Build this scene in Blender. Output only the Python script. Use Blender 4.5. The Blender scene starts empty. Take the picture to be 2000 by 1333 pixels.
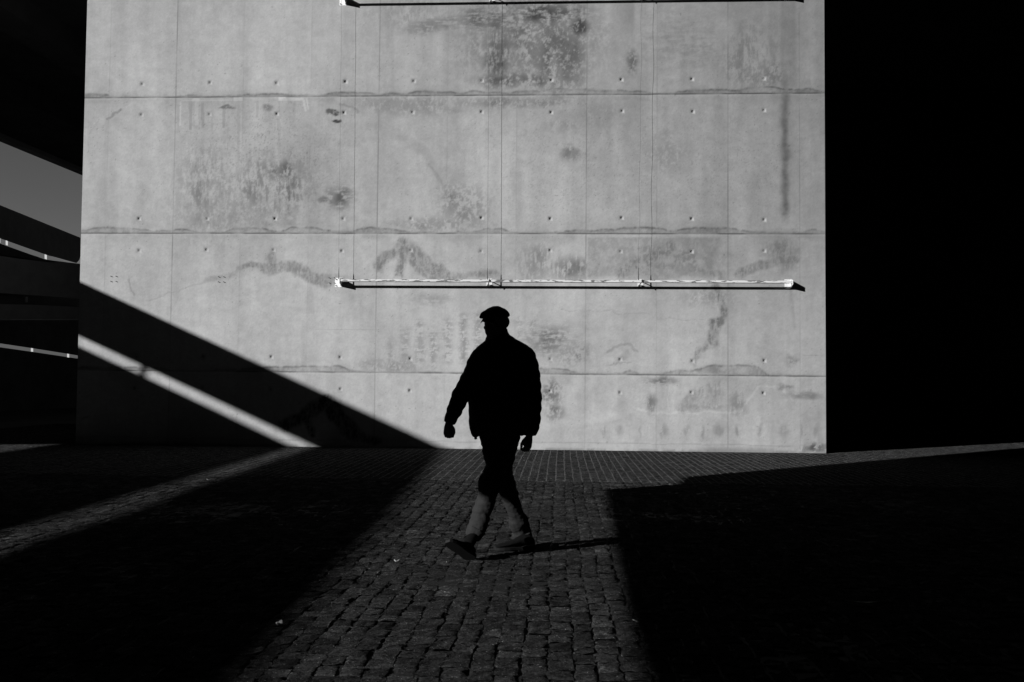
import bpy, bmesh, math, random
import numpy as np
from mathutils import Vector, Matrix
random.seed(7)
RS = np.random.RandomState(11)
sc = bpy.context.scene
COL = sc.collection

# ------------------------------------------------------------------ camera
FPX, PIT, ROL, WD, PSI, CH = 1854.6, .03966, .00884, 16.192, .0516, 1.2
cp, sp, cr, sr = math.cos(PIT), math.sin(PIT), math.cos(ROL), math.sin(ROL)
RC = np.array([[cr, 0, sr], [0, 1, 0], [-sr, 0, cr]]) @ np.array([[1, 0, 0], [0, cp, sp], [0, -sp, cp]])
CAMP = np.array([0, 0, CH])
cd = bpy.data.cameras.new('camera'); cam = bpy.data.objects.new('camera', cd); COL.objects.link(cam)
cd.sensor_width = 36; cd.lens = FPX / 2000 * 36; cd.clip_start = .05; cd.clip_end = 2000
m = Matrix.Identity(4)
for i in range(3):
    m[i][0] = RC[0][i]; m[i][1] = RC[2][i]; m[i][2] = -RC[1][i]; m[i][3] = CAMP[i]
cam.matrix_world = m
sc.camera = cam

# ------------------------------------------------------------------ light
KX, KY = 2.3, 1.52                       # a ray drops 1 m while it goes KX right and KY away
sd = Vector((KX, KY, -1)).normalized()
SUN_EL = math.asin(-sd.z); SUN_ROT = math.atan2(-sd.x, -sd.y)
w = bpy.data.worlds.new("World"); sc.world = w; w.use_nodes = True
nt = w.node_tree; nt.nodes.clear()
sky = nt.nodes.new('ShaderNodeTexSky'); sky.sky_type = 'NISHITA'; sky.sun_disc = False
sky.sun_elevation = SUN_EL; sky.sun_rotation = SUN_ROT; sky.air_density = 1.0; sky.dust_density = .3; sky.ozone_density = 2.0
sep = nt.nodes.new('ShaderNodeSeparateColor'); comb = nt.nodes.new('ShaderNodeCombineColor')
bg = nt.nodes.new('ShaderNodeBackground'); out = nt.nodes.new('ShaderNodeOutputWorld')
nt.links.new(sky.outputs[0], sep.inputs[0])
flt = nt.nodes.new('ShaderNodeMath'); flt.operation = 'MULTIPLY'; flt.inputs[1].default_value = .56; nt.links.new(sep.outputs[0], flt.inputs[0])
for k in range(3): nt.links.new(flt.outputs[0], comb.inputs[k])      # black-and-white through a red filter
nt.links.new(comb.outputs[0], bg.inputs[0]); bg.inputs[1].default_value = .05
nt.links.new(bg.outputs[0], out.inputs[0])
sl = bpy.data.lights.new('sun', 'SUN'); sl.energy = 5; sl.angle = math.radians(.53); sl.color = (1, 1, 1)
so = bpy.data.objects.new('sun', sl); COL.objects.link(so)
so.rotation_euler = sd.to_track_quat('-Z', 'Y').to_euler(); so.location = (-30, -20, 20)
sc.view_settings.view_transform = 'Standard'; sc.view_settings.look = 'None'
sc.view_settings.exposure = .66; sc.view_settings.gamma = 1
sc.cycles.max_bounces = 6

# ------------------------------------------------------------------ helpers
def ray(x, y): return RC.T @ np.array([(x - 1000) / FPX, 1, -(y - 666.5) / FPX])
def atY(x, y, Y):
    d = ray(x, y); return CAMP + d * Y / d[1]
def onground(x, y, z=0):
    d = ray(x, y); return CAMP + d * (z - CH) / d[2]
def proj(P):
    q = (np.asarray(P) - CAMP) @ RC.T
    return 1000 + FPX * q[..., 0] / q[..., 1], 666.5 - FPX * q[..., 2] / q[..., 1]
cps, sps = math.cos(PSI), math.sin(PSI)
def wp(u, z, off=0): return Vector((u * cps - off * sps, WD - u * sps - off * cps, z))
def uz(x, y, off=0):
    d = ray(x, y); n = np.array([sps, cps, 0])
    P = CAMP + d * ((n @ np.array([0, WD, 0]) - off - n @ CAMP) / (n @ d))
    P = P + n * off
    return P[0] * cps - (P[1] - WD) * sps, P[2]

def mesh_obj(name, verts, faces, mat=None, parent=None, smooth=False):
    me = bpy.data.meshes.new(name); me.from_pydata([tuple(v) for v in verts], [], faces); me.update()
    if mat: me.materials.append(mat)
    if smooth: me.shade_smooth()
    o = bpy.data.objects.new(name, me); COL.objects.link(o)
    if parent: o.parent = parent
    return o
def np_mesh(name, V, Q, mat, smooth=False):
    me = bpy.data.meshes.new(name)
    V = np.asarray(V, np.float32); Q = np.asarray(Q, np.int32)
    me.vertices.add(len(V)); me.vertices.foreach_set('co', V.ravel())
    me.loops.add(Q.size); me.loops.foreach_set('vertex_index', Q.ravel())
    me.polygons.add(len(Q)); me.polygons.foreach_set('loop_start', np.arange(0, Q.size, 4, dtype=np.int32))
    me.polygons.foreach_set('loop_total', np.full(len(Q), 4, np.int32))
    me.update(calc_edges=True); me.validate()
    if mat: me.materials.append(mat)
    if smooth: me.shade_smooth()
    o = bpy.data.objects.new(name, me); COL.objects.link(o)
    return o
def tag(o, label=None, cat=None, group=None, kind=None):
    if label: o['label'] = label
    if cat: o['category'] = cat
    if group: o['group'] = group
    if kind: o['kind'] = kind
    return o
def empty(name, loc=(0, 0, 0)):
    o = bpy.data.objects.new(name, None); COL.objects.link(o); o.location = loc; return o
def adopt(o, par):
    o.parent = par; o.matrix_parent_inverse = Matrix.Translation(-Vector(par.location)); return o

class MB:
    def __init__(s): s.v = []; s.f = []
    def add(s, V, F):
        n = len(s.v); s.v += [Vector(v) for v in V]; s.f += [tuple(i + n for i in f) for f in F]
    def box8(s, P):      # P: 4 bottom, 4 top
        s.add(P, [(0, 3, 2, 1), (4, 5, 6, 7), (0, 1, 5, 4), (1, 2, 6, 5), (2, 3, 7, 6), (3, 0, 4, 7)])
    def box(s, x0, x1, y0, y1, z0, z1):
        s.box8([(x0, y0, z0), (x1, y0, z0), (x1, y1, z0), (x0, y1, z0), (x0, y0, z1), (x1, y0, z1), (x1, y1, z1), (x0, y1, z1)])
    def wbox(s, u0, u1, o0, o1, z0, z1):   # box in wall coordinates (o = distance out of the wall)
        s.box8([wp(u0, z0, o1), wp(u1, z0, o1), wp(u1, z0, o0), wp(u0, z0, o0), wp(u0, z1, o1), wp(u1, z1, o1), wp(u1, z1, o0), wp(u0, z1, o0)])
    def prism(s, poly, h):
        n = len(poly); A = [Vector(p) for p in poly]; B = [a + Vector(h) for a in A]
        s.add(A + B, [tuple(range(n - 1, -1, -1)), tuple(range(n, 2 * n))] + [(i, (i + 1) % n, n + (i + 1) % n, n + i) for i in range(n)])
    def tube(s, pts, rad, seg=8, flat=None):
        pts = [Vector(p) for p in pts]; n = len(pts)
        if not hasattr(rad, '__len__'): rad = [rad] * n
        rings = []; prev = None
        for i, p in enumerate(pts):
            t = (pts[min(i + 1, n - 1)] - pts[max(i - 1, 0)]).normalized()
            if prev is None: a = t.orthogonal().normalized()
            else: a = (prev - t * prev.dot(t)).normalized()
            prev = a; b = t.cross(a)
            rings.append([p + (a * math.cos(k * 2 * math.pi / seg) + b * math.sin(k * 2 * math.pi / seg)) * rad[i] for k in range(seg)])
        V = [v for r in rings for v in r]
        F = [(i * seg + k, i * seg + (k + 1) % seg, (i + 1) * seg + (k + 1) % seg, (i + 1) * seg + k) for i in range(n - 1) for k in range(seg)]
        F += [tuple(range(seg - 1, -1, -1)), tuple(range((n - 1) * seg, n * seg))]
        s.add(V, F)
    def loft(s, rings):
        n = len(rings); seg = len(rings[0])
        V = [v for r in rings for v in r]
        F = [(i * seg + k, i * seg + (k + 1) % seg, (i + 1) * seg + (k + 1) % seg, (i + 1) * seg + k) for i in range(n - 1) for k in range(seg)]
        F += [tuple(range(seg - 1, -1, -1)), tuple(range((n - 1) * seg, n * seg))]
        s.add(V, F)
    def ball(s, c, r, seg=12, M=None):
        c = Vector(c); r = Vector(r) if hasattr(r, '__len__') else Vector((r, r, r)); rings = []
        for i in range(1, seg):
            t = math.pi * i / seg; rg = []
            for k in range(seg * 2):
                a = math.pi * k / seg
                v = Vector((r.x * math.sin(t) * math.cos(a), r.y * math.sin(t) * math.sin(a), r.z * math.cos(t)))
                if M: v = M @ v
                rg.append(c + v)
            rings.append(rg)
        s.loft(rings)
    def build(s, name, mat, parent=None, smooth=False):
        o = mesh_obj(name, s.v, s.f, mat, None, smooth)
        bm = bmesh.new(); bm.from_mesh(o.data); bmesh.ops.recalc_face_normals(bm, faces=bm.faces); bm.to_mesh(o.data); bm.free()
        if parent: adopt(o, parent)
        return o

def remesh(o, vox, sm=3, fac=.5):
    """join overlapping shells of one mesh into one continuous smooth surface"""
    md = o.modifiers.new('r', 'REMESH'); md.mode = 'VOXEL'; md.voxel_size = vox; md.use_smooth_shade = True
    if sm:
        s2 = o.modifiers.new('s', 'SMOOTH'); s2.iterations = sm; s2.factor = fac
    dg = bpy.context.evaluated_depsgraph_get(); me = bpy.data.meshes.new_from_object(o.evaluated_get(dg))
    o.modifiers.clear(); old = o.data; me.name = o.name; o.data = me
    if not me.materials and old.materials: me.materials.append(old.materials[0])
    me.shade_smooth(); return o

# ------------------------------------------------------------------ numpy noise
_T = np.random.RandomState(5).rand(512, 512).astype(np.float32)
def vn(x, y, s=0):
    x = np.asarray(x, np.float64) + 37.3 * s; y = np.asarray(y, np.float64) + 91.7 * s
    xi = np.floor(x).astype(int); yi = np.floor(y).astype(int); fx = x - xi; fy = y - yi
    fx = fx * fx * (3 - 2 * fx); fy = fy * fy * (3 - 2 * fy)
    a = _T[xi % 512, yi % 512]; b = _T[(xi + 1) % 512, yi % 512]; c = _T[xi % 512, (yi + 1) % 512]; d = _T[(xi + 1) % 512, (yi + 1) % 512]
    return (a * (1 - fx) + b * fx) * (1 - fy) + (c * (1 - fx) + d * fx) * fy
def fbm(x, y, s=0, o=4, g=.5):
    t = 0; a = 1; n = 0
    for k in range(o):
        t = t + a * vn(x * 2 ** k, y * 2 ** k, s + k * 3.1); n += a; a *= g
    return t / n
def ss(a, b, x): t = np.clip((x - a) / (b - a), 0, 1); return t * t * (3 - 2 * t)

# ------------------------------------------------------------------ materials
def mat(name, col=.5, rough=.8, spec=.3, metal=0, bump=0, bscale=40, var=0, vscale=8, attr=None):
    m = bpy.data.materials.new(name); m.use_nodes = True; nt = m.node_tree; N = nt.nodes; L = nt.links
    b = N['Principled BSDF']; b.inputs['Roughness'].default_value = rough; b.inputs['Metallic'].default_value = metal
    b.inputs['Specular IOR Level'].default_value = spec
    tc = N.new('ShaderNodeTexCoord'); no = N.new('ShaderNodeTexNoise'); no.inputs['Scale'].default_value = vscale
    no.inputs['Detail'].default_value = 6; no.inputs['Roughness'].default_value = .65
    L.new(tc.outputs['Object'], no.inputs['Vector'])
    rmp = N.new('ShaderNodeMapRange'); rmp.inputs[1].default_value = .3; rmp.inputs[2].default_value = .7
    rmp.inputs[3].default_value = 1 - var; rmp.inputs[4].default_value = 1 + var
    L.new(no.outputs['Fac'], rmp.inputs[0])
    mul = N.new('ShaderNodeMath'); mul.operation = 'MULTIPLY'; L.new(rmp.outputs[0], mul.inputs[0])
    if attr:
        at = N.new('ShaderNodeAttribute'); at.attribute_name = attr; L.new(at.outputs['Fac'], mul.inputs[1])
    else: mul.inputs[1].default_value = col
    L.new(mul.outputs[0], b.inputs['Base Color'])
    if bump:
        n2 = N.new('ShaderNodeTexNoise'); n2.inputs['Scale'].default_value = bscale; n2.inputs['Detail'].default_value = 8
        n2.inputs['Roughness'].default_value = .7; L.new(tc.outputs['Object'], n2.inputs['Vector'])
        bp = N.new('ShaderNodeBump'); bp.inputs['Strength'].default_value = 1; bp.inputs['Distance'].default_value = bump
        L.new(n2.outputs['Fac'], bp.inputs['Height']); L.new(bp.outputs[0], b.inputs['Normal'])
    return m
M_wall = mat('wall_concrete', rough=.9, spec=.2, bump=.0012, bscale=45, var=.03, vscale=60, attr='tone')
M_conc = mat('old_concrete', .22, .9, .2, bump=.004, bscale=12, var=.25, vscale=1.2)
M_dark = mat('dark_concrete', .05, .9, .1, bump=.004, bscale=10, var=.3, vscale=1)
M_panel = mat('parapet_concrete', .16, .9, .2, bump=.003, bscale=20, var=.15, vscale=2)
M_edge_lit = mat('lit_edge_sheet', .75, .6, .4, var=.05, vscale=5)  # translucent stand-in for daylight on the pale concrete deck edge
M_edge_lit.node_tree.nodes.clear(); _n = M_edge_lit.node_tree.nodes; _t = _n.new('ShaderNodeBsdfTranslucent'); _t.inputs[0].default_value = (.052, .052, .052, 1); _o = _n.new('ShaderNodeOutputMaterial'); M_edge_lit.node_tree.links.new(_t.outputs[0], _o.inputs[0])
M_sunpatch = mat('sun_patch_translucent', .8)  # brighter translucent stand-in for sun patches at the panel joints
M_sunpatch.node_tree.nodes.clear(); _n = M_sunpatch.node_tree.nodes; _t = _n.new('ShaderNodeBsdfTranslucent'); _t.inputs[0].default_value = (.30, .30, .30, 1); _o = _n.new('ShaderNodeOutputMaterial'); M_sunpatch.node_tree.links.new(_t.outputs[0], _o.inputs[0])
M_sett = mat('granite_setts', rough=.9, spec=.0, bump=.020, bscale=42, var=.75, vscale=60, attr='tone')
_n = M_sett.node_tree.nodes; _l = M_sett.node_tree.links
_b = _n['Principled BSDF']; _tc = [k for k in _n if k.bl_idname == 'ShaderNodeTexCoord'][0]; _bp = [k for k in _n if k.bl_idname == 'ShaderNodeBump'][0]
_f = _n.new('ShaderNodeTexNoise'); _f.inputs['Scale'].default_value = 85; _f.inputs['Detail'].default_value = 4; _f.inputs['Roughness'].default_value = .75
_l.new(_tc.outputs['Object'], _f.inputs['Vector'])
_b2 = _n.new('ShaderNodeBump'); _b2.inputs['Distance'].default_value = .010; _l.new(_f.outputs['Fac'], _b2.inputs['Height']); _l.new(_bp.outputs[0], _b2.inputs['Normal']); _l.new(_b2.outputs[0], _b.inputs['Normal'])
_s = _n.new('ShaderNodeTexNoise'); _s.inputs['Scale'].default_value = 95; _s.inputs['Detail'].default_value = 3; _l.new(_tc.outputs['Object'], _s.inputs['Vector'])
_r = _n.new('ShaderNodeMapRange'); _r.inputs[1].default_value = .655; _r.inputs[2].default_value = .70; _r.inputs[3].default_value = 1; _r.inputs[4].default_value = 6; _l.new(_s.outputs['Fac'], _r.inputs[0])
_m = _n.new('ShaderNodeMath'); _m.operation = 'MULTIPLY'; _old = _b.inputs['Base Color'].links[0].from_socket; _l.new(_old, _m.inputs[0]); _l.new(_r.outputs[0], _m.inputs[1]); _l.new(_m.outputs[0], _b.inputs['Base Color'])
M_soil = mat('joint_dirt', rough=.95, spec=.1, bump=.008, bscale=30, var=.4, vscale=20, attr='tone')
M_steel = mat('galvanised_steel', .62, .5, .5, metal=.2, var=.1, vscale=30)
M_wire = mat('wire', .05, .6, .3)
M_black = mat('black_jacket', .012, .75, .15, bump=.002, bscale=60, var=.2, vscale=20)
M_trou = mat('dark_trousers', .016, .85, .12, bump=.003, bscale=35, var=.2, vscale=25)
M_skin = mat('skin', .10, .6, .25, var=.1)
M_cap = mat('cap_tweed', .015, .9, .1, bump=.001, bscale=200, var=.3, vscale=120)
M_shoe = mat('shoe_leather', .004, .9, .04, var=.2)
M_sole = mat('shoe_sole', .006, .7, .2, var=.2)
M_leaf = mat('dry_leaf', .22, .8, .2, var=.2, vscale=60)
M_litter = mat('paper', .45, .8, .2, var=.1, vscale=60)

# painted steel with rust patches
M_rail = bpy.data.materials.new('rail_paint'); M_rail.use_nodes = True
nt = M_rail.node_tree; N = nt.nodes; L = nt.links; b = N['Principled BSDF']; b.inputs['Roughness'].default_value = .55
tc = N.new('ShaderNodeTexCoord'); mp = N.new('ShaderNodeMapping'); mp.inputs['Scale'].default_value = (5, 5, 26)
no = N.new('ShaderNodeTexNoise'); no.inputs['Scale'].default_value = 1.6; no.inputs['Detail'].default_value = 5
cr_ = N.new('ShaderNodeValToRGB'); cr_.color_ramp.elements[0].position = .52; cr_.color_ramp.elements[0].color = (.50, .50, .50, 1)
cr_.color_ramp.elements[1].position = .57; cr_.color_ramp.elements[1].color = (.10, .10, .10, 1)
L.new(tc.outputs['Object'], mp.inputs[0]); L.new(mp.outputs[0], no.inputs[0]); L.new(no.outputs['Fac'], cr_.inputs[0]); L.new(cr_.outputs[0], b.inputs['Base Color'])

# ------------------------------------------------------------------ the concrete wall
U0, U1, ZT = -7.59, 5.27, 9.04
JU = [-2.3506 + 1.1996 * i for i in range(-4, 7)]
SZ = [1.2848, 3.6851, 6.0854]
def axis(a, b, keys, step):
    ks = [a] + sorted(k for k in keys if a < k < b) + [b]; o = []
    for p, q in zip(ks[:-1], ks[1:]):
        n = max(1, round((q - p) / step)); o += list(np.linspace(p, q, n, endpoint=False))
    return np.array(o + [b])
holes = []
for i in range(-5, 7):
    uc = -2.3506 + 1.1996 * (i + .5)
    if not U0 + .3 < uc < U1 - .3: continue
    for z in SZ:
        for dz in (-.295, .255): holes.append((uc + random.uniform(-.012, .012), z + dz + random.uniform(-.012, .012)))
GU = axis(U0, U1, JU, .016); GZ = axis(0, 7.9, SZ, .016)
nu, nz = len(GU), len(GZ)
uu, zz = np.meshgrid(GU, GZ, indexing='ij')

def tone(u, z):
    """albedo of the concrete face: cement film, form marks, leak stains, part lens falloff, all fixed to the wall"""
    P = np.stack([u * cps, WD - u * sps, z], -1); X, Y = proj(P)
    X = np.asarray(X); Y = np.asarray(Y)
    t = np.ones_like(X)
    wx = X + 16 * (fbm(X / 24, Y / 24, 1, 5, .65) - .5); wy = Y + 16 * (fbm(X / 24, Y / 24, 2, 5, .65) - .5)
    # broad tone: dirt wash with lens falloff painted in
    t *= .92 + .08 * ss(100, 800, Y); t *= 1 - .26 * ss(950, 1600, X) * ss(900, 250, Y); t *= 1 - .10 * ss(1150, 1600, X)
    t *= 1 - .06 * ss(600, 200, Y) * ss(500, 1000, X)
    t *= 1 + .36 * (fbm(X / 120, Y / 170, 3, 5, .6) - .5)
    t *= 1 + .32 * (fbm(X / 22, Y / 170, 4, 5, .6) - .5)          # vertical form streaks
    t *= 1 + .30 * (fbm(X / 16, Y / 12, 5, 5, .7) - .5)
    t *= 1 + .12 * (fbm(X / 2.4, Y / 3.0, 6, 2) - .5) + RS.normal(0, .026, X.shape)
    # each form panel its own cast
    iu = np.floor((u + 2.3506) / 1.1996).astype(int); iz = np.floor((z - SZ[0]) / 2.4003).astype(int)
    t *= .975 + .05 * _T[(iu * 7 + 31) % 512, (iz * 13 + 17) % 512]
    n2 = fbm(X / 11, Y / 13, 9, 5, .72); n3 = fbm(X / 4.2, Y / 5.5, 10, 3, .7); nv = fbm(X / 4.0, Y / 22, 12, 4, .7); nh = fbm(X / 20, Y / 4, 13, 4, .7)
    D = np.zeros_like(X)
    def mx(m): np.maximum(D, m, out=D)
    def blob(cx, cy, rx, ry, soft=.75, ang=0):
        a = math.radians(ang); dx = wx - cx; dy = wy - cy
        p = (dx * math.cos(a) + dy * math.sin(a)) / rx; q = (-dx * math.sin(a) + dy * math.cos(a)) / ry
        return ss(1 + soft, 1 - soft, np.sqrt(p * p + q * q))
    def line(pts, wd, soft=1.0, warp=True):
        A, B = (wx, wy) if warp else (X, Y); d = np.full(X.shape, 1e9)
        for (x0, y0), (x1, y1) in zip(pts[:-1], pts[1:]):
            vx, vy = x1 - x0, y1 - y0; q = np.clip(((A - x0) * vx + (B - y0) * vy) / (vx * vx + vy * vy), 0, 1)
            d = np.minimum(d, np.hypot(A - x0 - q * vx, B - y0 - q * vy))
        return ss(wd + soft, max(0, wd - soft), d)
    def th(n, a, b): return ss(a, b, n)
    # ---- horizontal pour seams with leaked cement film above
    for k, zs in enumerate(SZ):
        up = (z - zs) * 114                                           # px above the seam
        env = fbm(X / 90, 0 * X, 20 + k, 3, .5); e2 = fbm(X / 9, Y / 30, 24 + k, 4, .7); e3 = fbm(X / 34, 0 * X, 28 + k, 3, .6)
        hgt = 2.0 + 10 * ss(.38, .72, env) + 5 * (e3 - .5)
        if k == 0: hgt = hgt + 7 * ss(1150, 1200, X) * ss(.40, .6, env); hgt = hgt * (1 - .5 * ss(700, 400, X))
        hgt = np.maximum(hgt, .5) + 2.2 * (e2 - .5)
        edge = np.exp(-((up - hgt) / 1.9) ** 2) * (.12 + .26 * th(e3 * .4 + e2 * .6, .42, .60)) * ss(2, 6, hgt)
        body = ss(hgt + 2.5, hgt - 2.5, up) * (up > -.5) * (.10 + .16 * th(n2 * .6 + n3 * .4, .36, .66))
        halo = np.exp(-np.maximum(up - hgt, 0) / (4 + 14 * env)) * (up > -1) * .15 * th(fbm(X / 46, Y / 18, 27 + k, 4), .36, .64)
        mx((edge + body * 1.15 + halo * 1.1) * ss(-1.5, 1, up))
        ln = np.exp(-((up - .3 + 1.6 * (fbm(X / 25, 0 * X, 30 + k) - .5)) / 1.5) ** 2)
        mx(ln * (.38 + .42 * th(fbm(X / 40, 0 * X, 33 + k), .35, .6)))
        low = ss(-34, -3, up) * (up < 0) * ss(.45, .7, fbm(X / 60, Y / 30, 36 + k))
        mx(low * .16)
        t += .05 * ss(-6, -2, up) * (up < -1)
    # ---- vertical form joints
    for i, ju in zip(range(-4, 7), JU):
        dpx = np.abs(u - ju) * 114; strong = i in (-3, 0, 3, 5)
        amp = (.42 if strong else .24 if i in (4, 6) else .15)
        amp = amp * (.5 + .7 * vn(Y / 60, Y * 0 + i, 40)) * (1 - .25 * (Y > 560))
        mx(np.exp(-(dpx / .85) ** 2) * amp)
        side = (u - ju) * 114
        mx(ss(26, 0, side) * (side > 0) * .05 + ss(-22, 0, side) * (side < 0) * .06 * ss(.4, .7, vn(Y / 90, Y * 0 + i, 43)))
    for xs, y0, y1, a in ((690, 0, 160, .05), (1254, 0, 450, .05), (445, 200, 440, .06), (575, 200, 440, .07), (1548, 0, 180, .08), (1035, 0, 170, .08)):
        mx(np.exp(-((X - xs) / 2.2) ** 2) * a * ss(y1 + 10, y1 - 20, Y) * (Y > y0))
    # ---- mottled leak areas
    def mott(m, a, thr=.48, n=None): mx(m * a * 1.85 * (.12 + .85 * th(n2 * .5 + (n3 if n is None else n) * .5, thr - .09, thr + .11)) * (.55 + .9 * np.clip(fbm(X / 26, Y / 60, 14, 3), 0, 1)))
    mott(blob(1040, 70, 120, 95), .24, .47); mott(blob(1090, 110, 55, 75), .30, .44); mott(blob(975, 105, 32, 60), .30, .46, nv)
    mott(blob(960, 40, 70, 26), .30, .46, nh); mott(blob(1070, 28, 85, 24), .34, .45, nh); mott(blob(1010, 158, 70, 16), .36, .42)
    mott(blob(1130, 55, 22, 18), .42, .40); mott(blob(848, 48, 60, 14, ang=-8), .24, .44, nh); mott(blob(800, 20, 70, 40), .14, .45, nv)
    mx(ss(1180, 1236, X) * ss(1243, 1235, X) * ss(110, 30, Y) * .22); mott(blob(1235, 120, 12, 22), .28, .44)
    mx(ss(1380, 1430, X) * .10 * ss(190, 60, Y)); mott(blob(1470, 120, 60, 75), .17, .47, nv); mott(blob(1500, 150, 60, 34), .2, .47)
    mott(blob(1335, 85, 70, 60), .12, .5, nh)
    # long rust run on the right
    run = np.exp(-((X - 1534 - 3 * (vn(Y / 20, Y * 0, 50) - .5)) / (6 + 7 * vn(Y / 22, Y * 0, 51))) ** 2)
    mx(run * ss(60, 230, Y) * ss(452, 400, Y) * (.40 + .32 * fbm(Y / 9, X / 9, 52, 3))); mx(ss(1524, 1530, X) * ss(1560, 1538, X) * ss(80, 260, Y) * ss(446, 380, Y) * .20)
    mx(ss(1515, 1530, X) * ss(1562, 1550, X) * ss(200, 160, Y) * .22)
    mx(ss(1520, 1533, X) * ss(1566, 1548, X) * ss(180, 230, Y) * ss(450, 400, Y) * .10)
    for yy in (285, 320, 372, 415): mx(blob(1536, yy, 6, 5) * .5)
    mx(ss(1575, 1605, X) * .10 * (.5 + fbm(X / 6, Y / 40, 55)))
    # second band
    mott(blob(410, 380, 60, 85), .20, .50, nv); mott(blob(530, 370, 75, 60), .26, .50, nv); mott(blob(548, 335, 28, 22), .34, .46)
    mott(blob(470, 420, 130, 36), .16, .47); mott(blob(665, 385, 26, 20), .30, .44, nh); mott(blob(650, 392, 36, 6), .26, .42)
    mx(blob(500, 330, 160, 110) * th(fbm(X / 2.2, Y / 2.6, 60, 2), .66, .76) * .28)
    mx(line([(715, 245), (775, 262), (830, 300), (868, 352)], 9, 8) * .10); mx(line([(838, 322), (856, 343), (866, 360)], 4, 3) * .24)
    mott(blob(905, 400, 50, 38, ang=35), .24, .46); mott(blob(860, 440, 90, 14), .20, .46)
    mott(blob(1112, 300, 16, 16), .36, .42); mott(blob(1105, 245, 40, 14), .14, .45)
    mx(ss(1205, 1235, X) * ss(1262, 1240, X) * (Y > 188) * ss(440, 300, Y) * .09); mott(blob(1300, 300, 45, 40), .12, .45)
    mott(blob(1160, 225, 60, 35), .10, .4); mott(blob(800, 205, 120, 20), .16, .42); mott(blob(1000, 200, 130, 10), .22, .45)
    mx(blob(1250, 330, 380, 120) * th(fbm(X / 2, Y / 2.4, 61, 2), .70, .8) * .2)
    mx(line([(236, 214), (222, 220), (212, 231)], 2.6, 1.5) * .34); mx(line([(212, 231), (206, 300), (207, 440)], 6, 5, False) * .08)
    mx(line([(172, 300), (176, 262), (190, 240)], 1, 1) * .12)
    # grey and white runs below the first seam
    for x0, y1, a in ((348, 262, .12), (372, 256, .20), (396, 252, .20), (437, 252, .20), (502, 232, .14), (414, 350, .09), (466, 440, .09), (545, 360, .10), (575, 230, .12)):
        mx((np.abs(X - x0) < 2.8) * (Y > 198) * ss(y1, y1 - 3, Y) * a)
    lite = np.zeros_like(X)
    def lt(m): np.maximum(lite, m, out=lite)
    for x0, x1, y0, y1, a in ((351, 354, 198, 246, .20), (381, 388, 198, 246, .13), (355, 474, 195, 198, .16), (376, 390, 193.5, 198, .3), (456, 474, 191, 197, .32), (545, 590, 191, 196.5, .30)):
        lt(a * (X > x0) * (X < x1) * (Y > y0) * (Y < y1))
    lt(line([(592, 194), (597, 216)], 2.2, 1, False) * .3); lt(line([(599, 194), (602, 213)], 1.8, 1, False) * .3)
    mott(blob(650, 219, 12, 6, .3), .40, .36); mott(blob(658, 235, 8, 4, .3), .40, .36); mx(line([(662, 203), (684, 209), (698, 218)], 2.6, 1.5) * .30)
    mott(blob(445, 210, 16, 4, .3), .34, .38); mott(blob(523, 212, 10, 6), .26, .4)
    # third band: brushed cement patches
    st = .55 + .45 * th(nv, .35, .6)
    def brush(m, a): mx(m * a * 1.75 * st * (.62 + .38 * th(n3, .35, .55)))
    brush(line([(466, 524), (490, 518), (520, 520)], 5, 3), .28); brush(line([(520, 524), (560, 521), (592, 531), (612, 546), (640, 549)], 11, 4), .26)
    brush(blob(530, 505, 9, 16), .24); brush(line([(525, 514), (585, 516)], 3, 2), .26); brush(line([(398, 549), (440, 543), (468, 526)], 5, 3), .15); brush(blob(650, 548, 24, 9), .24)
    mx(line([(287, 585), (335, 571), (395, 553)], 1.2, 1.2) * .16); mx(line([(248, 548), (252, 562), (262, 575)], 1.6, 1) * .24)
    brush(line([(740, 522), (752, 502), (770, 497), (788, 478)], 9, 5), .30); brush(line([(786, 474), (790, 492), (779, 536)], 8, 5), .32)
    brush(line([(806, 492), (825, 520), (850, 535)], 15, 6), .28); brush(line([(828, 504), (835, 520)], 9, 5), .26); brush(line([(850, 532), (880, 540)], 10, 5), .28)
    brush(line([(862, 522), (872, 530)], 6, 4), .28); brush(blob(945, 536, 28, 7), .30); brush(blob(900, 538, 30, 5), .2)
    mott(blob(1045, 510, 32, 34), .22, .47, nv); mott(blob(1110, 525, 42, 20), .30, .44, nv); brush(blob(1135, 535, 14, 16), .24)
    mx(line([(1040, 470), (1036, 500), (1050, 520), (1062, 492), (1058, 470)], 1.3, 1) * .2)
    reg = ss(1146, 1150, X) * ss(1422, 1398, X + .25 * (Y - 470)) * ss(462, 466, Y) * ss(552, 540, Y + 6 * np.sin(X / 26.))
    mx(reg * (.17 + .13 * th(n2, .35, .6))); brush(line([(1310, 482), (1270, 505), (1215, 532)], 15, 9) * (X > 1148), .30)
    brush(line([(1300, 485), (1250, 490)], 9, 5), .24); brush(line([(1215, 530), (1300, 520), (1360, 525), (1412, 540)], 9, 6), .22); brush(blob(1395, 500, 18, 38), .16)
    mx(line([(1262, 523), (1335, 519)], .9, .8) * .4); mott(blob(1355, 505, 60, 22), .2, .45)
    brush(line([(1444, 536), (1485, 518), (1530, 508), (1556, 505)], 9, 4), .24); brush(blob(1528, 488, 32, 22), .26); brush(blob(1540, 518, 16, 12), .18)
    lt(.05 * line([(1150, 552), (1300, 548), (1420, 548), (1480, 524)], 7, 5)); lt(.06 * blob(795, 530, 18, 28)); lt(.05 * line([(480, 545), (560, 540), (640, 575)], 14, 10))
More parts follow.
